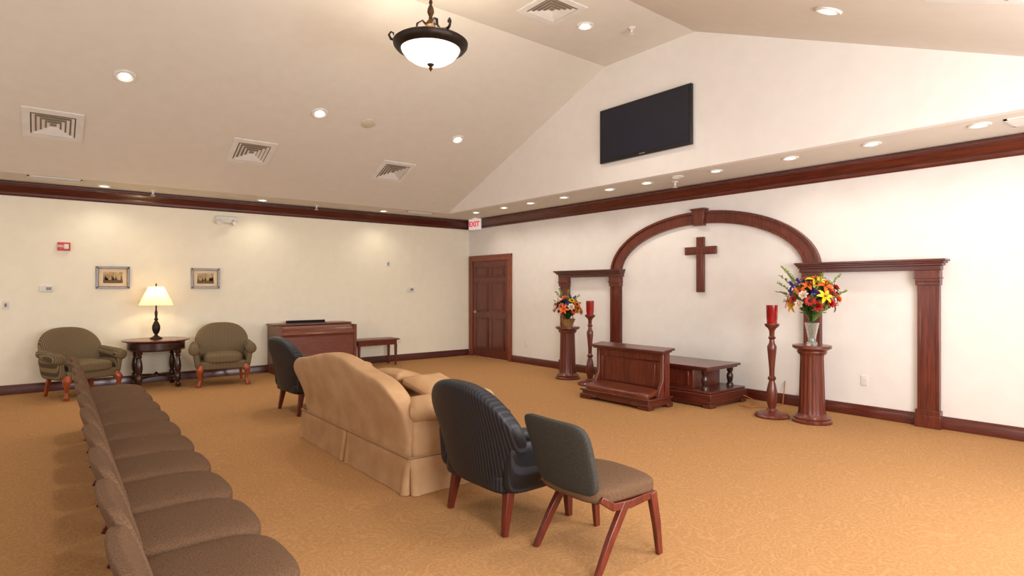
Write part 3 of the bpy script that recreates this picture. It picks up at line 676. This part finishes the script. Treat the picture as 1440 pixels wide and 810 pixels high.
def vent(loc,rot,size,label,grp):
    t=thing('air_vent',loc,rot=rot,label=label,category='air vent',group=grp)
    bm=B(); h=size/2
    def frame(a,b_,z0,z1):
        v=[[bm.verts.new((sx*q,sy*q,z)) for sx,sy in((-1,-1),(1,-1),(1,1),(-1,1))] for q,z in((a,z0),(b_,z1))]
        for i in range(4): bm.faces.new((v[0][i],v[0][(i+1)%4],v[1][(i+1)%4],v[1][i]))
    frame(h,h,0.002,-.014); frame(h,h*.74,-.014,-.016); frame(h*.74,h*.74,-.016,-.002)
    for k in range(4):
        a=h*(.69-.16*k); frame(a,a-h*.1,-.02,-.006); frame(a,a-h*.1,-.02,-.004)
    fin('louvre_frame',bm,white,parent=t,weld=False,sharp=20)
    bm=B(); bx(bm,-h*.74,h*.74,-h*.74,h*.74,-.004,.001); fin('duct_opening',bm,grey,parent=t)
    return t
vb=vent((.12,8.9,zL(8.9)),(-SL,0,0),.58,'square white louvred ceiling air vent','air vents in sloped ceiling')
for x in(2.36,4.6): dup(vb,(x,8.9,zL(8.9)))
dup(vb,(4.6,4.98,4.72),rot=(0,0,0)); dup(vb,(4.6,1.12,zR(1.12)),rot=(SL,0,0))
def lvent(loc,rz,w,d_):
    t=thing('air_vent',loc,rz,label='rectangular white slotted soffit air vent',category='air vent')
    bm=B()
    for s in(-1,1): bx(bm,-w/2,w/2,s*d_/2,s*(d_/2-.025),-.012,.002); bx(bm,s*w/2,s*(w/2-.025),-d_/2,d_/2,-.012,.002)
    n=max(3,int(d_/.03))
    for i in range(1,n): box(bm,(0,-d_/2+i*d_/n,-.008),(w-.04,.016,.003),(.5,0,0))
    fin('louvre_frame',bm,white,parent=t); bm=B(); bx(bm,-w/2+.01,w/2-.01,-d_/2+.01,d_/2-.01,-.003,.001); fin('duct_opening',bm,grey,parent=t)
lvent((.16,10.2,3),0,.6,.25); lvent((5.85,10.25,3),0,.6,.2); lvent((6.85,1.02,3),pi/2,.6,.35)
bm=B(); lathe(bm,[(.0001,0.002),(.1,0.002),(.1,-.012),(.09,-.018),(.0001,-.02)],32)
fin('ceiling_cover_plate',bm,M('cover_plate_cream',rgb(212,200,180),rough=.6),loc=(3.68,7.87,zL(7.87)),rot=(-SL,0,0),label='round blank cream cover plate on sloped ceiling',category='cover plate')
def sprink(loc,rot=(0,0,0)):
    t=thing('sprinkler_head',loc,rot=rot,label='small white pendant ceiling sprinkler head',category='sprinkler',group='sprinkler heads')
    bm=B(); lathe(bm,[(.0001,0.002),(.045,0.002),(.04,-.014),(.014,-.02),(.014,-.06),(.0001,-.06)],16); fin('escutcheon',bm,white,parent=t)
    bm=B(); lathe(bm,[(.0001,-.082),(.034,-.082),(.034,-.086),(.0001,-.09)],16)
    for s in(-1,1): tube(bm,[(s*.01,0,-.058),(s*.018,0,-.07),(s*.006,0,-.084)],.004,5)
    fin('deflector',bm,white,parent=t)
    return t
sp=sprink((5.7,4.72,4.72))
for p in((6.98,5.0,3.003),(1.35,10.5,3.003),(3.9,10.5,3.003)): dup(sp,p,rot=(0,0,0))
# ---------------------------------------------------------------- pendant
t=thing('pendant_light',(3.02,5.04,4.721),label='bronze pendant light with scrolled arms and lit alabaster bowl',category='pendant light')
zr=3.90-4.72
bm=B(); lathe(bm,[(.0001,0),(.09,0),(.085,-.02),(.03,-.05),(.012,-.06),(.0001,-.07)],24); fin('canopy',bm,brass,parent=t)
bm=B(); z=-.06; i=0
while z>zr+.48:
    q=[]
    for j in range(13):
        a=2*pi*j/12; p=Vector((.014*math.cos(a),0,.024*math.sin(a)))
        if i%2: p=Vector((0,p.x,p.z))
        q.append(p+Vector((0,0,z-.02)))
    tube(bm,q,.004,6); z-=.037; i+=1
fin('chain',bm,brass,parent=t)
zt=z
bm=B(); lathe(bm,[(.0001,zt+.01),(.012,zt),(.02,zt-.03),(.012,zt-.05),(.03,zt-.09),(.035,zt-.13),(.018,zt-.17),(.022,zt-.2),(.045,zt-.23),(.05,zt-.26),(.02,zt-.3),(.012,zt-.34),(.012,zr-.16),(.0001,zr-.16)],24)
fin('centre_column',bm,brass,parent=t)
for k in range(3):
    a=2*pi*k/3+.45
    def P(r,z): return (r*math.cos(a),r*math.sin(a),zr+z)
    bm=B(); tube(bm,[P(.03,.2),P(.08,.25),P(.13,.22),P(.14,.16),P(.2,.1),P(.28,.07),P(.35,.05),P(.39,.06),P(.41,.1),P(.39,.13),P(.365,.12),P(.365,.1)],[.012,.013,.014,.013,.013,.013,.015,.013,.011,.01,.009,.008],8)
    tube(bm,[P(.06,.06),P(.04,.12),P(.07,.16),P(.1,.13),P(.085,.1)],[.008,.01,.01,.008,.006],6)
    fin('scroll_arm',bm,bronze,parent=t)
bm=B(); lathe(bm,[(.28,zr-.02),(.3,zr-.045),(.34,zr-.03),(.365,zr),(.37,zr+.03),(.35,zr+.045),(.33,zr+.04),(.3,zr+.0),(.28,zr-.02)],56)
bmesh.ops.delete(bm,geom=[f for f in bm.faces if len(f.verts)>4],context='FACES')
fin('rim',bm,bronze,parent=t)
bm=B(); lathe_open(bm,[(.295,zr-.02),(.28,zr-.06),(.24,zr-.11),(.18,zr-.15),(.1,zr-.175),(.001,zr-.18)],48); fin('glass_bowl',bm,bowlE,parent=t,label='lit alabaster glass bowl',sharp=80)
bm=B(); lathe(bm,[(.0001,zr-.17),(.035,zr-.18),(.025,zr-.195),(.012,zr-.2),(.02,zr-.22),(.008,zr-.24),(.0001,zr-.255)],16); fin('finial',bm,brass,parent=t)
# ---------------------------------------------------------------- lights
def point(loc,E,col,r=.05):
    l=bpy.data.lights.new('bulb','POINT'); l.energy=E; l.color=col; l.shadow_soft_size=r
    o=bpy.data.objects.new('bulb',l); COL.objects.link(o); o.location=loc
point((3.02,5.04,3.98),46,(1,.88,.7),.12)
point((1.38,10.4,1.38),10,(1,.76,.44),.04)
def area(loc,rot,sx,sy,E,col):
    l=bpy.data.lights.new('window_glow','AREA'); l.shape='RECTANGLE'; l.size=sx; l.size_y=sy; l.energy=E; l.color=col
    o=bpy.data.objects.new('window_glow',l); COL.objects.link(o); o.location=loc; o.rotation_euler=rot
area((1.5,YR+.08,1.75),(pi/2,0,0),2,1.7,150,(1,.98,.98))
area((4.6,YR+.08,1.75),(pi/2,0,0),2,1.7,155,(1,.98,.98))
area((XB+.08,2.5,1.75),(pi/2,0,-pi/2),2,1.7,80,(1,.98,.98))  # back-wall pair: soft fill lamps added behind the view
area((XB+.08,7.0,1.75),(pi/2,0,-pi/2),2,1.7,45,(1,.98,.98))
w=bpy.data.worlds.new('world'); S.world=w; w.use_nodes=True; w.node_tree.nodes['Background'].inputs[0].default_value=(.8,.85,1,1); w.node_tree.nodes['Background'].inputs[1].default_value=.3
# ---------------------------------------------------------------- camera
cd=bpy.data.cameras.new('camera'); cam=bpy.data.objects.new('camera',cd); COL.objects.link(cam)
cd.sensor_fit='HORIZONTAL'; cd.sensor_width=36; cd.lens=36*824/1440; cd.clip_start=.02
cam.location=(0,0,1.5); cam.rotation_euler=(pi/2,0,-math.atan2(.627,.779))
S.camera=cam
